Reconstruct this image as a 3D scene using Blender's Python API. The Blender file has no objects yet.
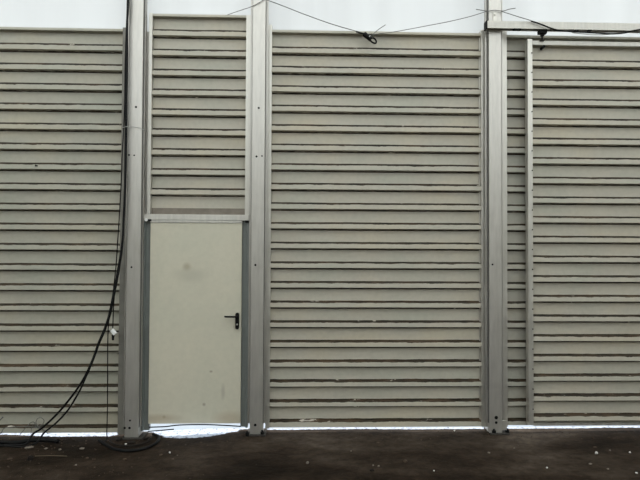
import bpy, math, random
from mathutils import Vector, noise
random.seed(4)
S = bpy.context.scene
C = S.collection

# ------------------------------------------------------------------ camera
F = 500.0
PITCH, YAW, ROLL = math.radians(1.15), math.radians(1.58), math.radians(0.287)
D, H = 5.0, 1.80
cy, sy = math.cos(YAW), math.sin(YAW)
fw = Vector((sy*math.cos(PITCH), cy*math.cos(PITCH), math.sin(PITCH)))
r0 = Vector((cy, -sy, 0)); u0 = r0.cross(fw)
rv = r0*math.cos(ROLL) + u0*math.sin(ROLL)
uv = u0*math.cos(ROLL) - r0*math.sin(ROLL)
CAM = Vector((0, -D, H))

def P(px, py, Y=0.0):
    """world point on the plane y=Y that the photo pixel shows"""
    d = fw*F + rv*(px-320) + uv*(240-py)
    return CAM + d*((Y+D)/d.y)

def G(px, py, z=0.0):
    """world point on the floor that the photo pixel shows"""
    d = fw*F + rv*(px-320) + uv*(240-py)
    return CAM + d*((z-H)/d.z)

cd = bpy.data.cameras.new('camera'); cam = bpy.data.objects.new('camera', cd); C.objects.link(cam)
cd.sensor_width = 36; cd.lens = F*36/640; cd.clip_start = .05; cd.clip_end = 300
from mathutils import Matrix
M3 = Matrix((rv, uv, -fw)).transposed()
cam.matrix_world = Matrix.Translation(CAM) @ M3.to_4x4()
S.camera = cam

# ------------------------------------------------------------------ mesh helpers
class MB:
    def __init__(s): s.v = []; s.f = []; s.a = None
    def box(s, x0, x1, y0, y1, z0, z1):
        n = len(s.v)
        for z in (z0, z1):
            s.v += [(x0,y0,z),(x1,y0,z),(x1,y1,z),(x0,y1,z)]
        s.f += [tuple(n+i for i in q) for q in ((3,2,1,0),(4,5,6,7),(0,1,5,4),(1,2,6,5),(2,3,7,6),(3,0,4,7))]
        return s
    def prism(s, prof, z0, z1):
        """profile in (x, y), counter-clockwise from above, extruded in z"""
        n = len(s.v); k = len(prof)
        s.v += [(x,y,z0) for x,y in prof] + [(x,y,z1) for x,y in prof]
        s.f += [tuple(n+i for i in reversed(range(k))), tuple(n+k+i for i in range(k))]
        s.f += [(n+i, n+(i+1)%k, n+k+(i+1)%k, n+k+i) for i in range(k)]
        return s
    def bar(s, prof, x0, x1):
        """profile in (y, z), extruded along x"""
        n = len(s.v); k = len(prof)
        s.v += [(x0,y,z) for y,z in prof] + [(x1,y,z) for y,z in prof]
        s.f += [tuple(n+i for i in range(k)), tuple(n+k+i for i in reversed(range(k)))]
        s.f += [(n+(i+1)%k, n+i, n+k+i, n+k+(i+1)%k) for i in range(k)]
        return s
    def cyl(s, a, b, r, seg=12, r2=None):
        a = Vector(a); b = Vector(b); d = (b-a).normalized()
        u = d.orthogonal().normalized(); w = d.cross(u); n = len(s.v); r2 = r if r2 is None else r2
        for p, q in ((a, r), (b, r2)):
            for i in range(seg):
                t = 2*math.pi*i/seg; s.v.append(tuple(p+(u*math.cos(t)+w*math.sin(t))*q))
        s.f += [tuple(n+i for i in reversed(range(seg))), tuple(n+seg+i for i in range(seg))]
        s.f += [(n+i, n+(i+1)%seg, n+seg+(i+1)%seg, n+seg+i) for i in range(seg)]
        return s
    def tube(s, pts, r, seg=8, sub=6):
        pts = [Vector(p) for p in pts]; q = []
        for i in range(len(pts)-1):
            p0 = pts[max(i-1,0)]; p1 = pts[i]; p2 = pts[i+1]; p3 = pts[min(i+2,len(pts)-1)]
            for k in range(sub):
                t = k/sub
                q.append(.5*((2*p1)+(p2-p0)*t+(2*p0-5*p1+4*p2-p3)*t*t+(3*p1-p0-3*p2+p3)*t**3))
        q.append(pts[-1])
        n = len(s.v); u = None; m = len(q)
        for i, p in enumerate(q):
            d = (q[min(i+1,m-1)]-q[max(i-1,0)])
            d = d.normalized() if d.length > 1e-9 else Vector((0,0,1))
            if u is None: u = d.orthogonal().normalized()
            u = (u-d*u.dot(d)).normalized(); w = d.cross(u)
            for k in range(seg):
                t = 2*math.pi*k/seg; s.v.append(tuple(p+(u*math.cos(t)+w*math.sin(t))*r))
        for i in range(m-1):
            for k in range(seg):
                a = n+i*seg+k; b = n+i*seg+(k+1)%seg
                s.f.append((a, b, b+seg, a+seg))
        s.f += [tuple(n+i for i in reversed(range(seg))), tuple(n+(m-1)*seg+i for i in range(seg))]
        return s
    def build(s, name, mat, parent=None, origin=(0,0,0), smooth=False, bevel=0):
        o3 = Vector(origin)
        me = bpy.data.meshes.new(name)
        me.from_pydata([tuple(Vector(v)-o3) for v in s.v], [], s.f); me.update()
        if s.a is not None:
            at = me.attributes.new('ledge', 'FLOAT', 'POINT')
            at.data.foreach_set('value', s.a)
        me.materials.append(mat)
        if smooth: me.polygons.foreach_set('use_smooth', [True]*len(me.polygons))
        o = bpy.data.objects.new(name, me); C.objects.link(o)
        o.location = o3
        if parent is not None:
            o.parent = parent; o.location = o3 - (parent.location if parent.type == 'EMPTY' or parent.parent is None else Vector((0,0,0)))
        if bevel:
            b = o.modifiers.new('bevel', 'BEVEL'); b.width = bevel; b.segments = 2; b.limit_method = 'ANGLE'
        return o

def tag(o, label, cat, group=None, kind=None):
    o['label'] = label; o['category'] = cat
    if group: o['group'] = group
    if kind: o['kind'] = kind
    return o
def thing(name, loc, label, cat, group=None, kind=None):
    o = bpy.data.objects.new(name, None); C.objects.link(o); o.location = loc
    o.empty_display_size = .1
    return tag(o, label, cat, group, kind)

# ------------------------------------------------------------------ materials
def mat(name):
    m = bpy.data.materials.new(name); m.use_nodes = True
    t = m.node_tree; b = t.nodes['Principled BSDF']
    return m, t, b
def nd(t, ty, **kw):
    n = t.nodes.new(ty)
    for k, v in kw.items():
        if k in n.inputs: n.inputs[k].default_value = v
        else: setattr(n, k, v)
    return n
def noise_tex(t, scale, detail=3, sc=(1,1,1), rough=.5, obj=True):
    tc = nd(t, 'ShaderNodeNewGeometry') if not obj else nd(t, 'ShaderNodeTexCoord')
    mp = nd(t, 'ShaderNodeMapping'); mp.inputs['Scale'].default_value = sc
    t.links.new(tc.outputs['Object' if obj else 'Position'], mp.inputs['Vector'])
    n = nd(t, 'ShaderNodeTexNoise'); n.inputs['Scale'].default_value = scale
    n.inputs['Detail'].default_value = detail; n.inputs['Roughness'].default_value = rough
    t.links.new(mp.outputs[0], n.inputs['Vector'])
    return n
def ramp(t, src, stops):
    r = nd(t, 'ShaderNodeValToRGB'); e = r.color_ramp.elements
    while len(e) < len(stops): e.new(.5)
    for i, (p, c) in enumerate(stops):
        e[i].position = p; e[i].color = (c if len(c) == 4 else (*c, 1)) if not isinstance(c, (int, float)) else (c, c, c, 1)
    t.links.new(src, r.inputs[0]); return r
def mix(t, fac, a, b):
    m = nd(t, 'ShaderNodeMix', data_type='RGBA')
    for s, v in ((0, fac), (6, a), (7, b)):
        if hasattr(v, 'links') or hasattr(v, 'is_linked'): t.links.new(v, m.inputs[s])
        else: m.inputs[s].default_value = v if s == 0 else (*v, 1)
    return m.outputs[2]
def math_(t, op, a, b=None, clamp=False):
    m = nd(t, 'ShaderNodeMath', operation=op, use_clamp=clamp)
    for i, v in enumerate((a, b)):
        if v is None: continue
        if hasattr(v, 'is_linked'): t.links.new(v, m.inputs[i])
        else: m.inputs[i].default_value = v
    return m.outputs[0]
def plain(name, col, rough=.6, metal=0, var=.12, scale=8):
    m, t, b = mat(name)
    n = noise_tex(t, scale, 4)
    lo = tuple(c*(1-var) for c in col); hi = tuple(min(1, c*(1+var)) for c in col)
    r = ramp(t, n.outputs[0], [(.3, lo), (.7, hi)])
    t.links.new(r.outputs[0], b.inputs['Base Color'])
    b.inputs['Roughness'].default_value = rough; b.inputs['Metallic'].default_value = metal
    b.inputs['Specular IOR Level'].default_value = .15 if max(col) < .1 else .4
    return m

def cladding(name, tone):
    m, t, b = mat(name)
    n1 = noise_tex(t, 1.3, 3, (1, 1, 2.2))
    base = ramp(t, n1.outputs[0], [(.32, tuple(c*k for c, k in zip(tone, (.93,.97,.97)))), (.5, tone), (.68, tuple(c*k for c, k in zip(tone, (1.06,1.03,.97))))])
    n2 = noise_tex(t, 22, 4, (1, 1, 1))
    g = ramp(t, n2.outputs[0], [(.3, .93), (.6, 1.0)])
    mm = nd(t, 'ShaderNodeMix', data_type='RGBA', blend_type='MULTIPLY'); mm.inputs[0].default_value = 1
    t.links.new(base.outputs[0], mm.inputs[6]); t.links.new(g.outputs[0], mm.inputs[7])
    # scattered dark scuffs
    n3 = noise_tex(t, 9, 5, (1, 1, 3), .7)
    sc = ramp(t, n3.outputs[0], [(.74, 0.0), (.80, .35)])
    c1 = mix(t, sc.outputs[0], mm.outputs[2], (.16, .14, .11))
    # dirt lying along the ledges, plus shade painted into the creases under the crests
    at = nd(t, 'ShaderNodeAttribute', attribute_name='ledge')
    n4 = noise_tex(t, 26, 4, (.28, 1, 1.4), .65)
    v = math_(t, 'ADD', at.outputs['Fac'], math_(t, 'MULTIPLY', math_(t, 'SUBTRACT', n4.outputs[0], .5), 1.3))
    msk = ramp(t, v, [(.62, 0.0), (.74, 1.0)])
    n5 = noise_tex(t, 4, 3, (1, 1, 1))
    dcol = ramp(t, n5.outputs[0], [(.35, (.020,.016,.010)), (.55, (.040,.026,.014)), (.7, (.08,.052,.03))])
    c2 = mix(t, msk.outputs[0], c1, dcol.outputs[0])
    # pale flakes where the dirt has broken off
    n6 = noise_tex(t, 11, 5, (.5, 1, .6), .6)
    nf = ramp(t, math_(t, 'ADD', n6.outputs[0], math_(t, 'MULTIPLY', math_(t, 'SUBTRACT', at.outputs['Fac'], 1.0), .4)), [(.675, 0.0), (.70, 1.0)])
    fm = math_(t, 'MULTIPLY', nf.outputs[0], math_(t, 'MULTIPLY', at.outputs['Fac'], 1.0))
    c3 = mix(t, fm, c2, (.52, .48, .41))
    t.links.new(c3, b.inputs['Base Color'])
    b.inputs['Roughness'].default_value = .5
    b.inputs['Specular IOR Level'].default_value = .35
    bp = nd(t, 'ShaderNodeBump'); bp.inputs['Strength'].default_value = .25; bp.inputs['Distance'].default_value = .01
    n7 = noise_tex(t, 3.5, 2, (1, 1, 2))
    t.links.new(n7.outputs[0], bp.inputs['Height']); t.links.new(bp.outputs[0], b.inputs['Normal'])
    return m

def aluminium(name, col=(.57,.548,.51), metal=.75, rough=.42):
    m, t, b = mat(name)
    n = noise_tex(t, 5, 4, (6, 6, .8), .6)
    r = ramp(t, n.outputs[0], [(.3, tuple(c*.88 for c in col)), (.7, tuple(min(1,c*1.06) for c in col))])
    n2 = noise_tex(t, 30, 5, (1,1,1), .7)
    s = ramp(t, n2.outputs[0], [(.68, 0.0), (.75, .5)])
    t.links.new(mix(t, s.outputs[0], r.outputs[0], tuple(c*.55 for c in col)), b.inputs['Base Color'])
    b.inputs['Metallic'].default_value = metal
    rr = ramp(t, n.outputs[0], [(.3, rough-.06), (.7, rough+.08)])
    t.links.new(rr.outputs[0], b.inputs['Roughness'])
    return m

PANEL = (.505, .472, .395)
M_panel = cladding('painted_cladding', PANEL)
M_panel_l = cladding('painted_cladding_dimmed', (.435, .415, .345))  # left panel tone darkened to carry the weaker light on that side
M_panel_d = cladding('painted_cladding_grey', (.43, .41, .35))
M_alu = aluminium('aluminium')
M_chan = aluminium('galvanised_channel', (.62,.60,.55), .8, .45)
M_rail = aluminium('rail_steel', (.60,.58,.53), .3, .5)
M_jamb = plain('grey_jamb', (.19,.205,.195), .5, .2, .08)  # one flat blue-grey, darker than the door leaf
M_black = plain('black_rubber', (.006,.006,.006), .65)
M_cable = plain('black_cable_sheath', (.006,.006,.006), .6)
M_wire = plain('steel_wire', (.16,.16,.15), .45, .5)
M_wirel = plain('pale_wire', (.42,.42,.40), .45, .3)
M_dull = plain('dull_grey_steel', (.20,.19,.165), .6, .2)
M_edge = plain('edge_shade_grey', (.13,.125,.115), .6)
M_hole = plain('dark_hole', (.008,.008,.008), .8)
M_white = plain('white_plastic', (.8,.8,.78), .4)
M_stone = plain('pale_stone', (.15,.125,.10), .9, 0, .2, 60)
M_stonew = plain('white_stone', (.6,.58,.55), .8, 0, .1, 60)
M_clod = plain('brown_clod', (.07,.05,.035), .9, 0, .3, 60)
M_dark = plain('dark_clod', (.015,.012,.010), .9, 0, .3, 60)
M_stick = plain('dry_stick', (.09,.07,.045), .8)

# door leaf: cream grey paint with its own stains
door_m, t, b = mat('door_leaf_paint')
n1 = noise_tex(t, 1.6, 3); base = ramp(t, n1.outputs[0], [(.35, (.55,.53,.43)), (.65, (.61,.565,.455))])
n2 = noise_tex(t, 20, 4); g = ramp(t, n2.outputs[0], [(.3, (.52,.50,.405)), (.65, (.60,.57,.46))])
c = mix(t, .4, base.outputs[0], g.outputs[0])
pos = nd(t, 'ShaderNodeTexCoord')
def spot(center, r, sc=(1,1,1), inner=0.0):
    mp = nd(t, 'ShaderNodeVectorMath', operation='SUBTRACT'); mp.inputs[1].default_value = center
    t.links.new(pos.outputs['Object'], mp.inputs[0])
    m2 = nd(t, 'ShaderNodeVectorMath', operation='MULTIPLY'); m2.inputs[1].default_value = sc
    t.links.new(mp.outputs[0], m2.inputs[0])
    ln = nd(t, 'ShaderNodeVectorMath', operation='LENGTH'); t.links.new(m2.outputs[0], ln.inputs[0])
    nn = math_(t, 'ADD', ln.outputs['Value'], math_(t, 'MULTIPLY', math_(t, 'SUBTRACT', n2.outputs[0], .5), r*.9))
    return ramp(t, math_(t, 'DIVIDE', nn, r*2), [(.15, .55), (.5, 0.0)]).outputs[0]
DOOR_STAINS = (t, c, spot)

# floor
M_floor, t, b = mat('dark_wet_dirt_floor')
n1 = noise_tex(t, 1.1, 5, (.6, 1.3, 1), .6, obj=False)
c1 = ramp(t, n1.outputs[0], [(.38, (.010,.0068,.0042)), (.49, (.024,.0165,.011)), (.58, (.042,.031,.022)), (.70, (.085,.067,.052))])
n2 = noise_tex(t, 14, 6, (1,1,1), .7, obj=False)
g2 = ramp(t, n2.outputs[0], [(.3, (.55,.55,.55)), (.55, (1,1,1)), (.8, (1.4,1.35,1.3))])
mm = nd(t, 'ShaderNodeMix', data_type='RGBA', blend_type='MULTIPLY'); mm.inputs[0].default_value = 1
t.links.new(c1.outputs[0], mm.inputs[6]); t.links.new(g2.outputs[0], mm.inputs[7])
n3 = noise_tex(t, 45, 3, (1,1,1), .5, obj=False)
sp = ramp(t, n3.outputs[0], [(.74, 0.0), (.77, .6)])
c3 = mix(t, sp.outputs[0], mm.outputs[2], (.22,.19,.16))
# pale ground tone at the doorway, standing in for daylight spilled under the door
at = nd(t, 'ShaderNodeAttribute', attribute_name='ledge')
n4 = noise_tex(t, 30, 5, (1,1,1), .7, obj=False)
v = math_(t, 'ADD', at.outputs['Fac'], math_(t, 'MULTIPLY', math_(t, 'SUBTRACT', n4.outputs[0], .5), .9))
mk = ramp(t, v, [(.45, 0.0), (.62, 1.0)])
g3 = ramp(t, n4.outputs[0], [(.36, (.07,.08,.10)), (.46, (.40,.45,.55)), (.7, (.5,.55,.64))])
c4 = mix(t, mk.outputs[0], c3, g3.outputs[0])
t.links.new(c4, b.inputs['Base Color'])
rr = ramp(t, n1.outputs[0], [(.35, .42), (.65, .75)])
b.inputs['Roughness'].default_value = .8
b.inputs['Specular IOR Level'].default_value = .06
bp = nd(t, 'ShaderNodeBump'); bp.inputs['Strength'].default_value = .6; bp.inputs['Distance'].default_value = .02
t.links.new(n2.outputs[0], bp.inputs['Height']); t.links.new(bp.outputs[0], b.inputs['Normal'])

M_ground = plain('pale_outdoor_ground', (.24,.285,.34), .9, 0, .08, 3)

TT = (.93, .99, 1.0)
def membrane(name, refl, trans, tint=(1,1,1), streak=True):
    m, t, b = mat(name)
    t.nodes.remove(b); out = t.nodes['Material Output']
    n = noise_tex(t, 2.2, 4, (1.6, 1.6, .12), .55)
    r = ramp(t, n.outputs[0], [(.35, tuple(trans*.9*k for k in TT)), (.65, tuple(trans*k for k in TT))])
    r2 = ramp(t, n.outputs[0], [(.35, refl*.97), (.65, refl)])
    d = nd(t, 'ShaderNodeBsdfDiffuse'); tr = nd(t, 'ShaderNodeBsdfTranslucent')
    t.links.new(r2.outputs[0], d.inputs['Color']); t.links.new(r.outputs[0], tr.inputs['Color'])
    a = nd(t, 'ShaderNodeAddShader')
    t.links.new(d.outputs[0], a.inputs[0]); t.links.new(tr.outputs[0], a.inputs[1]); t.links.new(a.outputs[0], out.inputs['Surface'])
    return m
M_tarp = membrane('white_membrane', .42, .185)
M_roof = membrane('roof_membrane', .36, .62)

# ------------------------------------------------------------------ ground and shell
def floor_h(x, y):
    w = max(0, 1-abs(y)/1.2)
    h = .010*noise.noise(Vector((x*1.1, y*1.3, 3))) + .004*noise.noise(Vector((x*6, y*6, 1)))
    left = -.035*max(0, min(1, (-.9-x)/1.0))
    return h + left
mb = MB(); mb.a = []
xs = [-9+i*.12 for i in range(151)]; ys = [.10-.02*i for i in range(9)]+[-.10-.04*i for i in range(0, 40)] + [-1.6-.25*i for i in range(45)]
dc = P(195, 430, 0)
for y in ys:
    for x in xs:
        mb.v.append((x, y, floor_h(x, y)))
        # pale patch: spilled daylight painted as a pale tongue inside the doorway
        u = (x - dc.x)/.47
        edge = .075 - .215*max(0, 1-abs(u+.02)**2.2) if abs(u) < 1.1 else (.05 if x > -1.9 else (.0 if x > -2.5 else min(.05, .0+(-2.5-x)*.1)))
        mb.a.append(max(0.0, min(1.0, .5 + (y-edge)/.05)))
n = len(xs)
for j in range(len(ys)-1):
    for i in range(n-1):
        a = j*n+i; mb.f.append((a+n, a+n+1, a+1, a))
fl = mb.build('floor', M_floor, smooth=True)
tag(fl, 'dark brown damp dirt floor in front of the metal wall', 'floor', kind='structure')
mb = MB(); mb.box(-40, 40, .095, 40, -.3, -.05)
tag(mb.build('ground', M_ground), 'bright pale ground outside, seen through the slots under the wall', 'ground', kind='structure')

EAVE = 5.3
mb = MB(); nx = 120
for zz in (1.0, 2.0, 3.0, 4.0, 5.0, EAVE):
    for i in range(nx+1):
        x = -9+18*i/nx
        mb.v.append((x, .10+.012*math.sin(x*5.1)+.006*math.sin(x*13), zz))
mb = MB()
zl = [3.3+(EAVE-3.3)*k/8 for k in range(9)]
for zz in zl:
    for i in range(nx+1):
        x = -9+18*i/nx
        mb.v.append((x, .11+.012*noise.noise(Vector((x*3, zz*.4, 0))), zz))
for j in range(8):
    for i in range(nx):
        a = j*(nx+1)+i; mb.f.append((a, a+1, a+nx+2, a+nx+1))
tag(mb.build('wall_back', M_tarp, smooth=True), 'bright white translucent tent fabric filling the wall above the metal panels', 'tent wall', kind='structure')
mb = MB()
mb.v = [(-9, .11, EAVE), (9, .11, EAVE), (9, -6, EAVE+1.7), (-9, -6, EAVE+1.7), (-9, -12, EAVE), (9, -12, EAVE)]
mb.f = [(0,1,2,3), (3,2,5,4)]
tag(mb.build('ceiling', M_roof), 'white translucent tent roof over the hall', 'tent roof', kind='structure')
mb = MB().box(-9, 9, -12.2, -12, -.1, EAVE)
tag(mb.build('wall_front', M_panel_d), 'far metal wall of the hall behind the viewer', 'wall', kind='structure')
mb = MB().box(-9.2, -9, -12, .1, -.1, EAVE)
tag(mb.build('wall_left', M_panel_d), 'far metal end wall on the left', 'wall', kind='structure')
mb = MB().box(9, 9.2, -12, .1, -.1, EAVE)
tag(mb.build('wall_right', M_panel_d), 'far metal end wall on the right', 'wall', kind='structure')

# ------------------------------------------------------------------ corrugated panels
DEP = .041
def sheet(x0, x1, ztop, lines, zbot, y0, seed=0, cap=.024):
    """trapezoid sheet: crest at y0, valley at y0+DEP; lines = ledge heights from the top"""
    rows = []   # (y, z, ledge)
    rows += [(y0+DEP+.012, ztop, 0), (y0-.004, ztop, 0), (y0-.004, ztop-cap, 0), (y0+DEP, ztop-cap-.004, 0)]
    for L in lines:
        if L-.052 < zbot-.001 and L is lines[-1]:
            pass
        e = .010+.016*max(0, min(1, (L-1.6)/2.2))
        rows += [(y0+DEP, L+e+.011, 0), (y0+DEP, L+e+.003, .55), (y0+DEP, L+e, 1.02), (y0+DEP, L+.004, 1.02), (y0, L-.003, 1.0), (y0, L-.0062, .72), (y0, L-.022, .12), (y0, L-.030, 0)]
        lo = L-.050
        if lo < zbot+.012:
            rows += [(y0, zbot, 0), (y0+.02, zbot, 0)]
            break
        rows += [(y0, lo, 0), (y0+.012, lo-.003, .40), (y0+DEP, lo-.010, .97), (y0+DEP, lo-.018, .95), (y0+DEP, lo-.0215, 0)]  # crease values darken the valley under each crest to deepen its shade
    else:
        rows += [(y0+DEP, zbot, 0), (y0+DEP+.01, zbot, 0)]
    m = MB(); m.a = []
    k = max(2, int((x1-x0)/.05))
    for i in range(k+1):
        x = x0+(x1-x0)*i/k
        for (y, z, a) in rows:
            jy = .0035*noise.noise(Vector((x*2.2, z*3.0, seed)))
            jz = .0022*noise.noise(Vector((x*3.0, z*9, seed+5))) if a > 0 else 0
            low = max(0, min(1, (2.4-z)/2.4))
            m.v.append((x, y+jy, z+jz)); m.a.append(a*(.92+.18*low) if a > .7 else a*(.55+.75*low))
    R = len(rows)
    for i in range(k):
        for j in range(R-1):
            a = i*R+j; m.f.append((a, a+1, a+R+1, a+R))
    return m
def fit_lines(px, ytop, ybot, n, Y=0.018):
    a = P(px, ytop, Y).z; b = P(px, ybot, Y).z
    return [a+(b-a)*i/(n-1) for i in range(n)]
def xat(a, b, Y):
    """x of an upright edge seen at pixel a at the top (y 60) and b at the bottom (y 410)"""
    return (P(a, 60, Y).x+P(b, 410, Y).x)/2

zp = lambda px, py, Y=0.0: P(px, py, Y).z

# left bay
l_lines = fit_lines(60, 45.2, 426.4, 20)
x_l1 = xat(124.5, 118.8, 0)+.02
o = sheet(-4.6, x_l1, zp(60, 28.0), l_lines, zp(60, 432.8), 0, 1).build('wall_panel', M_panel_l, origin=(-3.2, 0, 0))
tag(o, 'grey corrugated metal wall panel left of the hanging black cables', 'wall panel', 'corrugated panels')
q = P(36.5, 165.5, 0)
hl = MB().cyl((q.x-.012, -.002, q.z), (q.x+.014, .004, q.z-.004), .010, 8, .006).build('rust_hole', M_hole, o, origin=(-3.2, 0, 0)); hl.location = (0, 0, 0)
# bay above the door
d_lines = fit_lines(198, 31.5, 209.5, 10)
xd0 = xat(152, 148.6, 0); xd1 = xat(246, 243.6, 0)
o = sheet(xd0-.03, xd1+.03, zp(198, 14.6), d_lines[:-1], zp(198, 209), 0, 2).build('wall_panel', M_panel, origin=(xd0, 0, 2))
tag(o, 'short corrugated metal panel above the hinged door', 'wall panel', 'corrugated panels')
# middle bay
m_lines = fit_lines(376, 49.6, 420.4, 20)
xm0 = xat(271.9, 269.6, 0); xm1 = xat(480.6, 481.5, 0)
o = sheet(xm0-.03, xm1+.03, zp(376, 31.6), m_lines, zp(376, 427.0), 0, 3).build('wall_panel', M_panel, origin=(xm0, 0, 0))
tag(o, 'widest fully visible corrugated metal panel, between two posts in the middle', 'wall panel', 'corrugated panels')
# right bay behind the sliding door
r_lines = fit_lines(514, 52.4, 419.8, 20)
xr0 = xat(506.3, 507.3, 0)
o = sheet(xr0-.03, 5.2, zp(514, 35.2), r_lines, zp(514, 425.2), 0, 4).build('wall_panel', M_panel_d, origin=(xr0, 0, 0))
tag(o, 'corrugated metal panel mostly hidden behind the sliding door, right of the post', 'wall panel', 'corrugated panels')

# ------------------------------------------------------------------ posts
TOPZ = EAVE-.03
def channel(parent, xa, xb, ztop, zbot, side, mt=None):
    """folded edge channel: front web and return towards the post"""
    m = MB()
    y0 = -.012
    if side < 0: prof = [(xa, y0), (xb, y0), (xb, y0+.09), (xb-.004, y0+.09), (xb-.004, y0+.004), (xa+.004, y0+.004), (xa+.004, y0+.07), (xa, y0+.07)]
    else: prof = [(xa, y0), (xb, y0), (xb, y0+.07), (xb-.004, y0+.07), (xb-.004, y0+.004), (xa+.004, y0+.004), (xa+.004, y0+.09), (xa, y0+.09)]
    m.prism(prof, zbot, ztop)
    return m.build('edge_channel', mt or M_chan, parent, origin=(xa, 0, 0))
YP = -.09
def post(xa, xb, label, holes, flL=.026, flR=.026, px_top=None):
    xc = (xa+xb)/2
    zf = floor_h(xc, -.05)-.01
    r = thing('post', (xc, -.03, zf), label, 'post', 'posts of the tent hall wall')
    m = MB()
    # box profile with a shallow groove on either side
    pr = [(xa, YP), (xb, YP), (xb, YP+.022), (xb-.010, YP+.024), (xb-.010, YP+.032), (xb, YP+.034), (xb, YP+.13),
          (xa, YP+.13), (xa, YP+.034), (xa+.010, YP+.032), (xa+.010, YP+.024), (xa, YP+.022)]
    m.prism(pr, zf, TOPZ)
    m.build('box_profile', M_alu, r, origin=(xc, YP, zf), bevel=.003)
    for s, w in ((-1, flL), (1, flR)):
        if not w: continue
        e = xa if s < 0 else xb
        m = MB()
        x0, x1 = (e-w, e+.002) if s < 0 else (e-.002, e+w)
        m.box(x0, x1, YP+.045, YP+.052, zf+.11, TOPZ)
        lx = e-w if s < 0 else e+w-.008
        m.box(lx, lx+.008, YP+.037, YP+.06, zf+.11, TOPZ)
        tx = (e-.06, e+.004) if s < 0 else (e-.004, e+.06)  # hidden tab added to stop sun leaking through the post-channel slit
        m.box(tx[0], tx[1], .030, .034, zf+.11, TOPZ if px_top is None else px_top)
        m.build('flange', M_alu, r, origin=(e, YP, zf))
        gx = (e-.0035, e+.001) if s < 0 else (e-.001, e+.0035)  # dark strip added for the shaded gap between post face and flange
        MB().box(gx[0], gx[1], YP+.012, YP+.044, zf+.11, TOPZ).build('edge_shade_strip', M_edge, r, origin=(e, YP, zf))
    for (px, py, rad) in holes:
        p = P(px, py, YP)
        m = MB().cyl((p.x, YP-.0015, p.z), (p.x, YP+.01, p.z), rad*1.35, 12)
        m.build('bolt_hole', M_hole, r, origin=(p.x, YP, p.z))
    return r, xa, xb, zf

x1a = xat(129.9, 124.0, YP); x1b = xat(143.4, 137.7, YP)
p1, *_ = post(x1a, x1b, 'aluminium post with black cables hanging beside it, left of the hinged door',
   [(136,107,.008),(129.0,155,.007),(134.2,155.3,.006),(131.5,267.2,.007),(129.5,428,.009),(124.8,428,.008),(130,420.5,.007)], flR=.013, px_top=zp(124,30))
x2a = xat(252.6, 249.9, YP); x2b = xat(265.4, 262.6, YP)
p2, *_ = post(x2a, x2b, 'aluminium post between the hinged door and the middle panel',
   [(258.7,108,.008),(256.5,156.5,.008),(262,156,.006),(255.4,265,.008),(255.2,425,.010)], px_top=zp(258,27))
x3a = xat(488.9, 489.7, YP); x3b = xat(501.5, 502.2, YP)
p3, *_ = post(x3a, x3b, 'aluminium post that carries the left end of the sliding door rail',
   [(492.5,264.5,.007),(496.2,417.6,.013),(496.2,422.6,.010)], px_top=zp(490,33))

zc_l = zp(60, 432)
channel(p1, xat(121.5, 118.6, -.012), x1a-.004, zp(124, 28), zp(121, 434, 0), 1, M_dull)
channel(p1, xat(147.4, 144.4, -.012)+.006, xd0, zp(150, 13.4), zp(150, 214, 0), 1)
channel(p2, xd1, xat(251.2, 248.4, -.012)-.004, zp(248, 15.6), zp(248, 215, 0), -1)
channel(p2, xat(267.6, 264.8, -.012)+.004, xm0, zp(270, 25.2), zp(268, 428, 0), 1)
channel(p3, xm1, xat(485.6, 486.6, -.012), zp(483, 30.3), zp(483, 426.5, 0), -1)
channel(p3, xat(502.6, 503.4, -.012), xr0, zp(504, 31.4), zp(504, 426.5, 0), 1)

# base plates
def base_plate(root, xa, xb, nuts, dx0=.02, dx1=.05):
    z = floor_h((xa+xb)/2, -.1)
    m = MB().box(xa-dx0, xb+dx1, YP-.035, YP+.16, z-.012, z+.012)
    m.build('base_plate', M_chan_d, root, origin=(xa, YP, z), bevel=.003)
    for (px, py) in nuts:
        p = G(px, py, z+.02)
        m = MB().cyl((p.x, p.y, z+.008), (p.x, p.y, z+.036), .019, 6).cyl((p.x, p.y, z+.036), (p.x, p.y, z+.05), .010, 10)
        m.build('anchor_bolt', M_hole, root, origin=(p.x, p.y, z))
M_chan_d = plain('dirty_steel', (.035,.032,.028), .8, .1, .25, 30)
base_plate(p1, x1a, x1b, [(127.5, 433.5)])
base_plate(p2, x2a, x2b, [(247.2, 434.2), (262.2, 433.2)], .03, .03)
base_plate(p3, x3a, x3b, [(494, 432.0), (507.3, 431.5)], .0, .06)
# clamp bracket beside the foot of post 3
m = MB().box(x3b-.005, x3b+.045, YP-.004, YP+.01, zp(505, 430, YP), zp(505, 420.5, YP))
m.build('foot_bracket', M_chan, p3, origin=(x3b, YP, 0), bevel=.002)

# ------------------------------------------------------------------ hinged door
panel_over = bpy.data.objects['wall_panel.001']
M_taupe = plain('taupe_infill', (.19,.165,.135), .6, .1, .15, 14)
m = MB().box(xd0-.01, xd1+.01, .030, .045, zp(198, 216), zp(198, 208))  # flat taupe strip filling the recess between last rib and header
fls = m.build('infill_strip', M_taupe, None, origin=(xd0, .03, zp(198, 214))); fls.parent = panel_over
fls.location = Vector((xd0, .03, zp(198, 214)))-panel_over.location
zh0, zh1 = zp(198, 220.2, -.012), zp(198, 214.6, -.012)
xj0 = xat(144.4+.4, 140.9, -.012); xj0b = xat(152.8, 148.6, -.012)
xj1 = xat(242.6, 240.4, -.012); xj1b = xat(250.0, 248.2, -.012)
zdoor1 = zp(198, 222.8, -.01); zdoor0 = zp(198, 423.6, -.01)
door = thing('door_1', ((xj0+xj1b)/2, 0, 0), 'plain cream metal hinged door with black lever handle', 'door', kind='structure')
m = MB().box(xj0+.01, xj1b-.004, -.022, .05, zh0, zh1)
m.build('header', M_rail, door, origin=(xj0, 0, zh0), bevel=.002)
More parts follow.
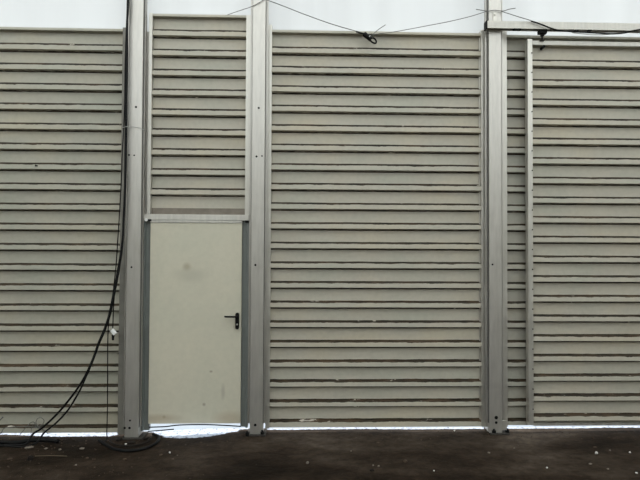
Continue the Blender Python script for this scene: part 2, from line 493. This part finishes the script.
m = MB().box(xj0b-.006, xj1+.006, -.018, .03, zdoor1+.002, zp(198, 220.4, -.012))
m.build('top_frame', M_rail, door, origin=(xj0, 0, zh0), bevel=.002)
for nm, a, bb in (('l', xj0, xj0b), ('r', xj1, xj1b)):
    m = MB()
    w = bb-a
    if nm == 'l':
        pr = [(a, -.012), (a+w*.30, -.012), (a+w*.36, .012), (bb, .018), (bb, .06), (a, .06)]
    else:
        pr = [(a, .018), (bb-w*.36, .012), (bb-w*.30, -.012), (bb, -.012), (bb, .06), (a, .06)]
    m.prism(pr, zp(198, 430.5 if nm == 'l' else 427.5, 0), zh0-.002)
    m.build('door_jamb', M_jamb, door, origin=(a, 0, 0), bevel=.0015)
t, c, spot = DOOR_STAINS
pc = P(187, 267, 0)
dl = (xj0b+xj1)/2
for (px, py, r_, sc_, col_) in ((186.8,267,.055,(1,1,1),(.30,.24,.15)), (211,371.5,.022,(1,1,1.4),(.14,.11,.08)), (204,404.5,.022,(1,1,1),(.16,.13,.10)),
                          (223,392,.05,(1.8,1,.5),(.36,.33,.27)), (164,417,.022,(1,1,1),(.2,.17,.12)), (160,190+228,.10,(.4,1,2),(.42,.34,.24)), (230,418,.12,(.6,1,1.5),(.42,.34,.24)), (190,275,.15,(.7,1,1.6),(.44,.42,.34))):
    q = P(px, py, -.01)
    c = mix(t, spot((q.x-dl, -.02, q.z-1.0), r_, sc_), c, col_)
b = t.nodes['Principled BSDF']; t.links.new(c, b.inputs['Base Color']); b.inputs['Roughness'].default_value = .42
b.inputs['Specular IOR Level'].default_value = .35
m = MB().box(xj0b-.004, xj1+.004, -.010, .035, zdoor0, zdoor1)
leaf = m.build('door_leaf', door_m, door, origin=(dl, .01, 1.0), bevel=.003)
# handle
hp = P(237.2, 321, -.02)
m = MB()
pl = []
hw, hh = .019, .082
for k in range(24):
    a = 2*math.pi*k/24
    pl.append((hp.x+hw*math.cos(a), hp.z+(hh-hw)*(1 if math.sin(a) >= 0 else -1)+hw*math.sin(a)))
n0 = len(m.v)
m.v += [(x, -.011, z) for x, z in pl]+[(x, -.024, z) for x, z in pl]
m.f += [tuple(range(24)), tuple(24+i for i in reversed(range(24)))]+[((i+1)%24, i, 24+i, 24+(i+1)%24) for i in range(24)]
hd = m.build('door_handle', M_black, door, origin=(hp.x, -.011, hp.z))
lz = zp(230, 316.6, -.05)
m = MB().tube([(hp.x, -.02, lz), (hp.x, -.062, lz), (hp.x-.02, -.068, lz), (P(232, 316, -.05).x, -.068, lz), (P(226.5, 316, -.05).x, -.066, lz), (P(225.0, 316, -.05).x, -.050, lz)], .0095, 10)
m.build('handle_lever', M_black, hd, origin=(hp.x, -.011, hp.z), smooth=True)
kz = zp(237, 324.5, -.03)
m = MB().cyl((hp.x, -.022, kz), (hp.x, -.028, kz), .009, 12)
o = m.build('lock_cylinder', M_chan, hd, origin=(hp.x, -.011, hp.z))
for ch in hd.children: ch.location = (0, 0, 0)
# bent rubber strip under the leaf and a thin sill bar
m = MB().tube([(P(149,427.2).x, 0, zp(149,427.2)), (P(165,426.6).x, 0, zp(165,426.6)), (P(180,425.0).x, 0, zp(180,425)), (P(205,424.6).x, 0, zp(205,424.6)), (P(225,425.4).x, 0, zp(225,425.4)), (P(241,426.4).x, 0, zp(241,426.4))], .006, 8)
m.build('rubber_seal', M_black, door, origin=(dl, 0, 0), smooth=True)
m = MB().tube([(P(148,431.4,-.02).x, -.02, zp(148,431.4,-.02)), (P(160,430.4,-.02).x, -.02, zp(160,430.4,-.02)), (P(174,429.2,-.02).x, -.02, zp(174,429.2,-.02))], .006, 6)
m.build('sill_strip', M_black, door, origin=(dl, 0, 0), smooth=True)
# header corners: white disc standing in for outside light, black blocks for dark gaps
p = P(146.2, 219.8, -.03)
m = MB().cyl((p.x, -.024, p.z), (p.x, -.036, p.z), .016, 12); m.build('light_gap_disc', M_white, door, origin=(p.x, 0, p.z))
for px, py in ((149.2, 219.9), (247, 221.6)):
    p = P(px, py, -.03); m = MB().box(p.x-.018, p.x+.018, -.026, -.010, p.z-.010, p.z+.008); m.build('dark_gap_block', M_black, door, origin=(p.x, 0, p.z))

# ------------------------------------------------------------------ sliding door on its rail
YS = -.085
xs0 = xat(527.6, 527.8, YS); xs0b = xat(532.0, 533.2, YS)
slide = thing('door_2', (xs0, YS, 0), 'large corrugated metal sliding door hanging on the right', 'door', kind='structure')
SX1 = 4.75
s_lines = fit_lines(585, 61.9, 415.0, 19, YS+.018)
m = sheet(xs0b-.01, SX1, zp(585, 42, YS), s_lines, zp(585, 424.5, YS), YS, 7, cap=.045)
m.build('corrugated_sheet', M_panel, slide, origin=(xs0, YS, 0))
m = MB().prism([(xs0, YS-.012), (xs0b, YS-.012), (xs0b, YS+.004), (xs0b, YS+.05), (xs0, YS+.05)], zp(530, 424.6, YS), zp(530, 39.4, YS))
m.build('stile', M_chan, slide, origin=(xs0, YS, 0), bevel=.002)
m = MB(); za = zp(585, 41.6, YS); 
m.bar([(YS-.014, za-.045), (YS+.05, za-.045), (YS+.05, za), (YS-.004, za), (YS-.014, za-.012)], xs0b+.001, SX1)
m.build('top_rail', M_rail, slide, origin=(xs0, YS, 0))
zb = zp(585, 423.0, YS)
m = MB().box(xs0b+.001, SX1, YS+.0, YS+.045, zp(585, 425.6, YS), zb)
m.build('bottom_rail', M_chan, slide, origin=(xs0, YS, 0))
for L in s_lines:
    for dz, xx in ((.07, xs0b-.008),):
        m = MB().cyl((xx, YS-.0125, L+dz), (xx, YS-.017, L+dz), .006, 8)
        m.build('rivet', M_hole, slide, origin=(xx, YS, L+dz))
# hanger: black roller block below the rail with its stem
ph = P(543.2, 31.5, -.13); sb = P(543, 39.5, -.10)
m = MB().box(ph.x-.04, ph.x+.04, -.135, -.085, ph.z-.018, ph.z+.018).box(ph.x-.016, ph.x+.016, -.125, -.095, ph.z-.04, ph.z-.01)
hg = m.build('roller_hanger', M_black, slide, origin=(ph.x, -.11, ph.z), bevel=.004)
m = MB().cyl((ph.x, -.11, ph.z-.03), (ph.x, -.11, zp(543, 40.5, -.1)), .010, 10).box(ph.x-.02, ph.x+.02, -.118, -.06, zp(543, 40.8, -.1)-.006, zp(543, 40.8, -.1)+.006)
m.build('hanger_stem', M_chan_d, slide, origin=(ph.x, -.11, ph.z))
pb = P(542.5, 47.8, YS)
m = MB().cyl((pb.x, YS+.03, pb.z), (pb.x, YS-.03, pb.z), .014, 10); m.build('door_bolt', M_black, slide, origin=(pb.x, YS, pb.z))

YR = -.15
zr1 = zp(487.5, 20.7, YR); zr0 = zp(487.5, 27.9, YR)
rail = thing('sliding_rail', (P(486, 24, YR).x, YR, zr0), 'horizontal metal rail above the sliding door', 'rail')
xr_0 = P(487.4, 24, YR).x
# C section open below
m = MB().bar([(YR, zr0), (YR+.015, zr0), (YR+.015, zr0+.006), (YR+.005, zr0+.006), (YR+.005, zr1-.006), (YR+.056, zr1-.006), (YR+.056, zr0+.006), (YR+.046, zr0+.006), (YR+.046, zr0), (YR+.061, zr0), (YR+.061, zr1), (YR, zr1)], xr_0, 5.2)
m.build('track', M_rail, rail, origin=(xr_0, YR, zr0))
m = MB().box(xr_0-.012, xr_0, YR-.004, YR+.064, zr0-.006, zr1+.002); m.build('end_cap', M_black, rail, origin=(xr_0, YR, zr0))
for px in (515.5, 519.5, 577, 590):
    q = P(px, 29, YR)
    MB().box(q.x-.018, q.x+.018, YR-.002, YR+.03, zr0-.012, zr0).build('clip', M_black, rail, origin=(q.x, YR, zr0))
pb = P(494.5, 15, YP)
m = MB().box(pb.x-.016, pb.x+.016, YP-.012, YP-.001, zr1-.01, zp(494, 12.8, YP)).cyl((pb.x, YP-.02, pb.z), (pb.x, YP-.01, pb.z), .010, 10)
m.build('mounting_lug', M_chan, rail, origin=(pb.x, YP, pb.z), bevel=.002)

# ------------------------------------------------------------------ wires and cables
def cable(name, pts, r, m_, label, cat, group=None, seg=8, parent=None, sub=6):
    pts = [P(*p) if len(p) == 3 else Vector(p[0]) for p in pts]
    o = MB().tube(pts, r, seg, sub).build(name, m_, parent, origin=pts[0], smooth=True)
    if label: tag(o, label, cat, group)
    return o
YC = -.13
top = lambda x, Y: (Vector((P(x, 0, Y).x, Y, TOPZ)),)
def fl_pt(px, py, lift=.008):
    g = G(px, py, 0); return (Vector((g.x, g.y, floor_h(g.x, g.y)+lift)),)
cable('black_cable', [top(129, -.115), (128.4,0,-.115), (127.3,20,-.115), (126.3,60,-.115), (125.9,100,-.115), (125.4,150,-.115), (124.8,190,-.118), (123.4,220,-.12), (122.3,242,-.125),
  (119,264,-.13), (114,291,-.13), (109,315,-.13), (104,330,-.13), (98.5,343,-.13), (92,361,-.13), (84,378,-.13), (72,396,-.13), (57,414,-.12), (42,428,-.11), (33,434,-.11), fl_pt(26,441), fl_pt(10,442), fl_pt(-8,444)],
  .0098, M_cable, 'thicker black cable of the hanging bundle that sweeps out left to the floor first', 'cable', 'black cables by the post')
cable('black_cable', [top(128.6, -.135), (128.4,0,-.135), (127.6,18,-.135), (127.4,30,-.135), (127.4,60,-.135), (126.9,100,-.135), (126.3,150,-.14), (125.4,190,-.14), (123.8,222,-.145), (122.6,244,-.15),
  (119.6,266,-.15), (115,291,-.15), (110,315,-.15), (104.6,331,-.15), (99.0,344,-.15), (92.8,361,-.15), (85,379,-.15), (79,392,-.15), (68,410,-.14), (56,423,-.13), (44,433,-.12), fl_pt(36,440), fl_pt(20,444), fl_pt(-8,441)],
  .0086, M_cable, 'black cable of the hanging bundle reaching the floor nearest the post, curving inward', 'cable', 'black cables by the post')
cable('black_cable', [top(127.6, -.12), (127.2,0,-.12), (126.4,25,-.12), (125.2,60,-.12), (124.6,100,-.12), (123.6,130,-.12), (122.4,150,-.12), (121.3,180,-.12), (119.4,215,-.12), (117.6,242,-.12), (115.6,270,-.12),
  (112,300,-.12), (109,319,-.12), (107.8,340,-.12), (107.6,380,-.12), (107.4,410,-.12), (106.8,432,-.11), fl_pt(106.6,437), fl_pt(100,441)],
  .0052, M_cable, 'thin black cable that drops straight down to the floor beside the post', 'cable', 'black cables by the post')
pl0 = cable('plug_cable', [top(128.1, -.105), (127.8,0,-.105), (126.8,30,-.105), (126.2,90,-.105), (125.5,160,-.105), (124,200,-.11), (122.8,245,-.12), (119.5,262,-.12), (117,277,-.12), (114.6,293,-.12), (113.4,310,-.12), (112.8,328,-.12)],
  .0055, M_cable, 'short black cable ending in a white and black plug halfway up the wall', 'cable', 'black cables by the post')
a = P(112.2, 330, -.12); b_ = P(115.2, 335.0, -.12)
m = MB().box(-.018, .018, -.014, .014, -.028, .028)
w = m.build('white_connector', M_white, pl0, origin=(0,0,0), bevel=.005); w.location = P(113.6,332,-.122)-pl0.location; w.rotation_euler = (0, math.radians(-40), 0)
m = MB().cyl((0,0,.02), (0,0,-.03), .014, 12, .010)
w = m.build('plug', M_black, pl0, origin=(0,0,0)); w.location = P(113.0,337,-.12)-pl0.location

cable('tie_wire', [(122.5,127.5,-.135), (127,126.6,-.15), (131,126.4,-.10), (136,127.2,-.097), (141,128.6,-.097), (144,130,-.09), (147,131.6,-.02)], .0026, M_wirel,
  'thin pale wire tied round the left post and its cables', 'wire', 'thin wires')
cable('steel_wire', [(221,18,.03), (228,14.7,.0), (240,10.5,-.04), (250,7.2,-.085), (258.5,3,-.1), (266,-2,-.095)], .0032, M_wire, 'thin wire rising to the post from the top of the short panel over the door', 'wire', 'thin wires')
cable('steel_wire', [(262,-3,-.10), (268,0.2,-.09), (282,5.5,-.06), (305,14.5,-.05), (330,23.5,-.05), (352,30,-.05), (364,33.2,-.05), (370,34.5,-.05)], .0042, M_wire,
  'dark wire sagging from the second post down to the black clamp', 'wire', 'thin wires')
cable('steel_wire', [(371,35.5,-.05), (380,33.6,-.05), (392,32.2,-.05), (410,29,-.05), (430,25.2,-.06), (450,21.3,-.08), (470,16.5,-.09), (487.5,11,-.10)], .0036, M_wire,
  'dark wire rising from the black clamp to the third post', 'wire', 'thin wires')
cable('tie_wire', [(476,9.3,-.10), (483,10.4,-.105), (488,11.2,-.106), (491,10.6,-.106), (495,10.2,-.106), (500,10.8,-.106), (504,10.8,-.106), (509,9.2,-.10), (515.5,8.2,-.10)], .0040, M_wire,
  'dark wire tie with loose ends wrapped round the post above the rail', 'wire', 'thin wires')
cable('steel_wire', [(500,10.8,-.106), (508,13.4,-.13), (520,17.2,-.17), (531,20.6,-.17), (541,24,-.17)], .0038, M_wire, 'thin wire running down from the post to the black cable on the rail', 'wire', 'thin wires')
cable('black_cable', [(531,21.0,-.166), (541,24.3,-.17), (551,28.3,-.17), (560,30.6,-.165), (580,32.0,-.165), (600,33.2,-.165), (612,33.8,-.165), (622,33.2,-.165), (632,31,-.165), (645,28.5,-.165), (665,24,-.165)], .0075, M_cable,
  'black cable drooping along the lower edge of the sliding door rail', 'cable')
cable('pale_wire', [(572,32.6,-.16), (585,34.0,-.16), (598,34.8,-.16), (608,34.4,-.16), (614,33.6,-.16)], .0045, M_wirel, 'pale thin wire hanging just under the rail beside the black cable', 'wire', 'thin wires')

# clamp where the wires meet above the middle panel
pc = P(369, 37, -.05)
clamp = thing('wire_clamp', pc, 'black clamp on the wire at the top of the middle panel', 'clamp')
def pp(x, y, Y=-.05): return P(x, y, Y)
m = MB().tube([pp(356,31.6), pp(361,33.2), pp(364.5,34.2), pp(368,37.5)], .009, 8); m.build('tape_sleeve', M_black, clamp, origin=pc, smooth=True)
m = MB().tube([pp(364,34,-.055), pp(368,37,-.06), pp(371,39.5,-.06)], .025, 10); m.build('clamp_body', M_black, clamp, origin=pc, smooth=True)
m = MB().tube([pp(370,39.0), pp(373.5,38.0), pp(376.2,41.0), pp(375.6,43.2), pp(372.5,42.4), pp(369.5,39.6)], .0085, 8); m.build('clamp_ring', M_black, clamp, origin=pc, smooth=True)
m = MB().tube([pp(369,37,-.08), pp(370.5,35.5,-.08)], .006, 8); m.build('clamp_pin', M_wirel, clamp, origin=pc, smooth=True)
m = MB().tube([pp(372.5,34.8), pp(378,29.8), pp(385.5,24.8)], .0036, 6); m.build('wire_tail', M_wire, clamp, origin=pc, smooth=True)

# loose thin wire on the floor at the far left
g = lambda x, y, Y=-.06: P(x, y, Y)
m = MB().tube([g(-6,437), g(1,433), g(4,428.4), g(10,427.2), g(28,426.6), g(36,427.6), g(42,429.5), g(48,433.5)], .0038, 6)
m.tube([g(20,434.5,-.09), g(26,427.5,-.09), g(31,422.5,-.09), (g(34.5,422.5,-.09)), g(36,427,-.09), g(42,424.8,-.09), g(44,420.5,-.09), g(41,417.6,-.09), g(37.5,418.8,-.09), g(36,422.8,-.09), g(38.5,427,-.09), g(47,431.5,-.09)], .0038, 6)
m.tube([g(31,434.5,-.1), g(31.4,429,-.1), g(33.5,424,-.1)], .0026, 6)
tag(m.build('loose_wire', M_wire, origin=g(30,434), smooth=True), 'tangle of thin loose wire standing against the foot of the left panel', 'wire')
cable('wire_stub', [(-30,441,-.05), (-18,433,-.05), (-8,427,-.05), (-2,422,-.05), (3,417,-.05)], .006, M_wire, 'short dark wire end poking in at the left edge of the photo', 'wire')

# black hose looped round the foot of the first post
def fp(px, py, lift=.014): return fl_pt(px, py, lift)[0]
m = MB().tube([fp(99,438), fp(106,442.5), fp(114,446.8), fp(126,449.5), fp(140,448.8), fp(151,445.6), fp(158,440.5), fp(158.5,436), fp(153,433.6)], .013, 10)
h1 = m.build('hose', M_black, origin=fp(126,449), smooth=True)
tag(h1, 'black hose lying in a loop round the foot of the left post', 'hose')

h2 = MB().tube([fp(110,439,.02), fp(113,442.5,.02), fp(124,445.2,.02), fp(137,444.6,.02), fp(147,441.6,.02), fp(151,438,.02)], .009, 8).build('hose', M_dark, origin=fp(124,445), smooth=True)
tag(h2, 'thin dirty hose arc lying inside the larger black hose loop', 'hose')
h3 = MB().tube([fp(-14,441,.02), fp(0,440.4,.02), fp(16,440.8,.02), fp(30,439,.02), fp(46,438.2,.02), fp(58,439.6,.02)], .017, 10).build('hose', M_black, origin=fp(16,441), smooth=True)
tag(h3, 'thick black hose end lying along the wall in the lower left', 'hose')
# ------------------------------------------------------------------ rubble
def stone(px, py, wpx, hpx, m_, label, name='stone', cat='stone', flat=.5, seed=0, group='bits of rubble on the floor', rot=0, elong=1):
    p = G(px, py, 0); sc = (p.y+D)/F
    rx = wpx*sc/2*.7; rz = max(.004, hpx*sc/2*.7)
    rnd = random.Random(seed)
    bm_v = []; mb = MB(); nu, nv = 9, 6
    ry = rx*.7
    z0 = floor_h(p.x, p.y)
    for j in range(1, nv):
        th = math.pi*j/nv
        for i in range(nu):
            a = 2*math.pi*i/nu; k = 1+rnd.uniform(-.22, .22)
            mb.v.append((rx*k*math.sin(th)*math.cos(a), ry*k*math.sin(th)*math.sin(a), rz*k*math.cos(th)))
    t0 = len(mb.v); mb.v += [(0,0,rz*.9), (0,0,-rz*.9)]
    for j in range(nv-2):
        for i in range(nu):
            a = j*nu+i; b2 = j*nu+(i+1)%nu; mb.f.append((a, a+nu, b2+nu, b2))
    for i in range(nu):
        mb.f.append((t0, i, (i+1)%nu)); a = (nv-2)*nu
        mb.f.append((t0+1, a+(i+1)%nu, a+i))
    o = mb.build(name, m_); o.location = (p.x, p.y, z0+rz*.6); o.rotation_euler = (0, 0, rot)
    return tag(o, label, cat, group)
ST = [
 (29,444,11,2.2,M_stone,'flat pinkish-grey chip lying below the loose wire at the left',.1),
 (46,445,5,2.4,M_stone,'slanting pale chip between the flat pinkish chip and the next one right',.6),
 (60,446,4,2.6,M_stone,'small pale chip just right of the slanting one, below the cable ends',.2),
 (82,445,7,2.2,M_stone,'long flat chip below the slot under the left panel',-.2),
 (10,455,7,2.2,M_clod,'tan chip nearest the lower left corner',.4),
 (87,454.5,5,2.4,M_clod,'brown clod below the long flat chip',.5),
 (76,461,3.2,2.4,M_stone,'pale pebble farther forward, right of the dry stick',0),
 (125,457,6,3,M_clod,'brown clod in front of the black hose loop',0),
 (161,453.5,5,2.4,M_clod,'brown clod just left of the bright white pebble',.5),
 (169.8,451.7,2.6,2.8,M_stonew,'bright white pebble in front of the hinged door',0),
 (173,458,4,2,M_clod,'brown clod just below the bright white pebble',0),
 (307.5,464,4.5,4,M_stone,'pale upright chip in front of the left end of the middle panel',.3),
 (351,451.7,2.5,2.2,M_stone,'tiny pale pebble nearest the foot of the middle panel',0),
 (378,443.5,5,2.6,M_clod,'brown lump close to the foot of the middle panel',.2),
 (405.5,462.2,5.5,4,M_clod,'largest brown stone in front of the middle panel',-.4),
 (378.5,467.5,3,2.6,M_stone,'pale pebble, right one of the cluster in front of the middle panel',0),
 (373,466.5,3,2.2,M_stone,'pale pebble, left one of the cluster in front of the middle panel',.4),
 (372,471.5,7,3,M_dark,'dark clod just below the pebble cluster',0),
 (454.5,431,2.2,1.8,M_stonew,'tiny white pebble at the foot of the middle panel near the third post',0),
 (434,471.3,2.2,2,M_stonew,'tiny white pebble near the bottom edge, left of the third post',0),
 (596.5,454,5,4,M_stonew,'largest white stone, in front of the sliding door',.5),
 (629.8,452.8,2.8,2.6,M_stonew,'white pebble near the right edge, level with the largest white stone',0),
 (610,451,2.4,2.2,M_stone,'grey pebble between the two white ones by the sliding door',0),
 (547,468.2,2.8,2.4,M_stonew,'white pebble alone in front of the sliding door left end',0),
 (590.5,464.6,5,2.2,M_stone,'flat grey chip below the largest white stone',0),
 (595,447.5,5,2,M_clod,'reddish brown clod above the largest white stone',0),
 (636.5,473.6,3.4,2.4,M_stonew,'white pebble in the lower right corner',0),
 (608,469.5,3.5,1.8,M_stone,'grey chip low down, right of the flat grey chip',0),
 (514,449,2.5,2,M_stone,'small grey pebble in front of the third post, right side',0),
 (489,453,4,2,M_stone,'grey crumb in front of the third post, left side',0),
 (119,437.5,9,5,M_dark,'dark clod at the left of the left post foot',0),
 (131,440.5,11,4,M_dark,'wide dark clod lying in front of the left post foot',.2),
 (146,437,8,4,M_dark,'dark clod at the right of the left post foot',-.2),
 (126,441.5,3,2,M_stonew,'small pale chip on the dark clods at the left post foot',0),
 (507,432.2,3,2.2,M_stonew,'small white chip beside the base plate of the third post',0),
]
for i, (px, py, w_, h_, m_, lb, ro) in enumerate(ST):
    stone(px, py, w_, h_, m_, lb, seed=i, rot=ro)
stone(30.5, 456, 9, 8, M_dark, 'dark lump at the left end of the dry stick', name='dirt_clod', cat='clod', seed=77)
a = fp(35,453.3,.012); b_ = fp(67,452.8,.008)
tag(MB().tube([a, a.lerp(b_, .5)+Vector((0,.01,0)), b_], .0045, 6).build('dry_stick', M_stick, origin=a, smooth=True), 'thin pale stick lying on the floor at the left', 'stick')
# uncountable crumbs of dirt along the foot of the wall
m = MB()
rr_ = random.Random(9)
for k in range(420):
    x = rr_.uniform(-3.4, 3.4) if k > 160 else rr_.uniform(-3.3, -1.4)
    y = -.02 - abs(rr_.gauss(0, .16)) if k > 90 else rr_.uniform(-.9, 0)
    if abs(x-dc.x) < .46 and y > -.25: continue
    z = floor_h(x, y); r_ = rr_.uniform(.003, .009)
    n0 = len(m.v)
    m.v += [(x-r_, y, z+r_*.3), (x, y-r_*.8, z+r_*.2), (x+r_, y+r_*.2, z+r_*.3), (x, y+r_*.7, z+r_*.25), (x+r_*.1, y, z+r_*1.1), (x, y, z-r_*.6)]
    m.f += [(n0,n0+1,n0+4), (n0+1,n0+2,n0+4), (n0+2,n0+3,n0+4), (n0+3,n0,n0+4), (n0+1,n0,n0+5), (n0+2,n0+1,n0+5), (n0+3,n0+2,n0+5), (n0,n0+3,n0+5)]
tag(m.build('dirt_crumbs', M_clod), 'loose brown crumbs of dirt scattered along the foot of the wall', 'dirt', kind='stuff')

# ------------------------------------------------------------------ light
w = bpy.data.worlds.new('overcast_sky'); S.world = w; w.use_nodes = True
bg = w.node_tree.nodes['Background']; bg.inputs[0].default_value = (.96, .98, 1.0, 1); bg.inputs[1].default_value = 1.0
sd = bpy.data.lights.new('sun', 'SUN'); sd.energy = 3.0; sd.angle = math.radians(3); sd.color = (1, .96, .9)
so = bpy.data.objects.new('sun', sd); C.objects.link(so)
el, az = math.radians(46), math.radians(8)
d = Vector((math.sin(az)*math.cos(el), math.cos(az)*math.cos(el), math.sin(el)))   # towards the sun, behind the wall
so.rotation_euler = d.to_track_quat('Z', 'Y').to_euler()
so.location = d*20

S.view_settings.view_transform = 'Standard'; S.view_settings.look = 'None'
S.view_settings.exposure = 0.9; S.view_settings.gamma = 1; S.view_settings.use_curve_mapping = False
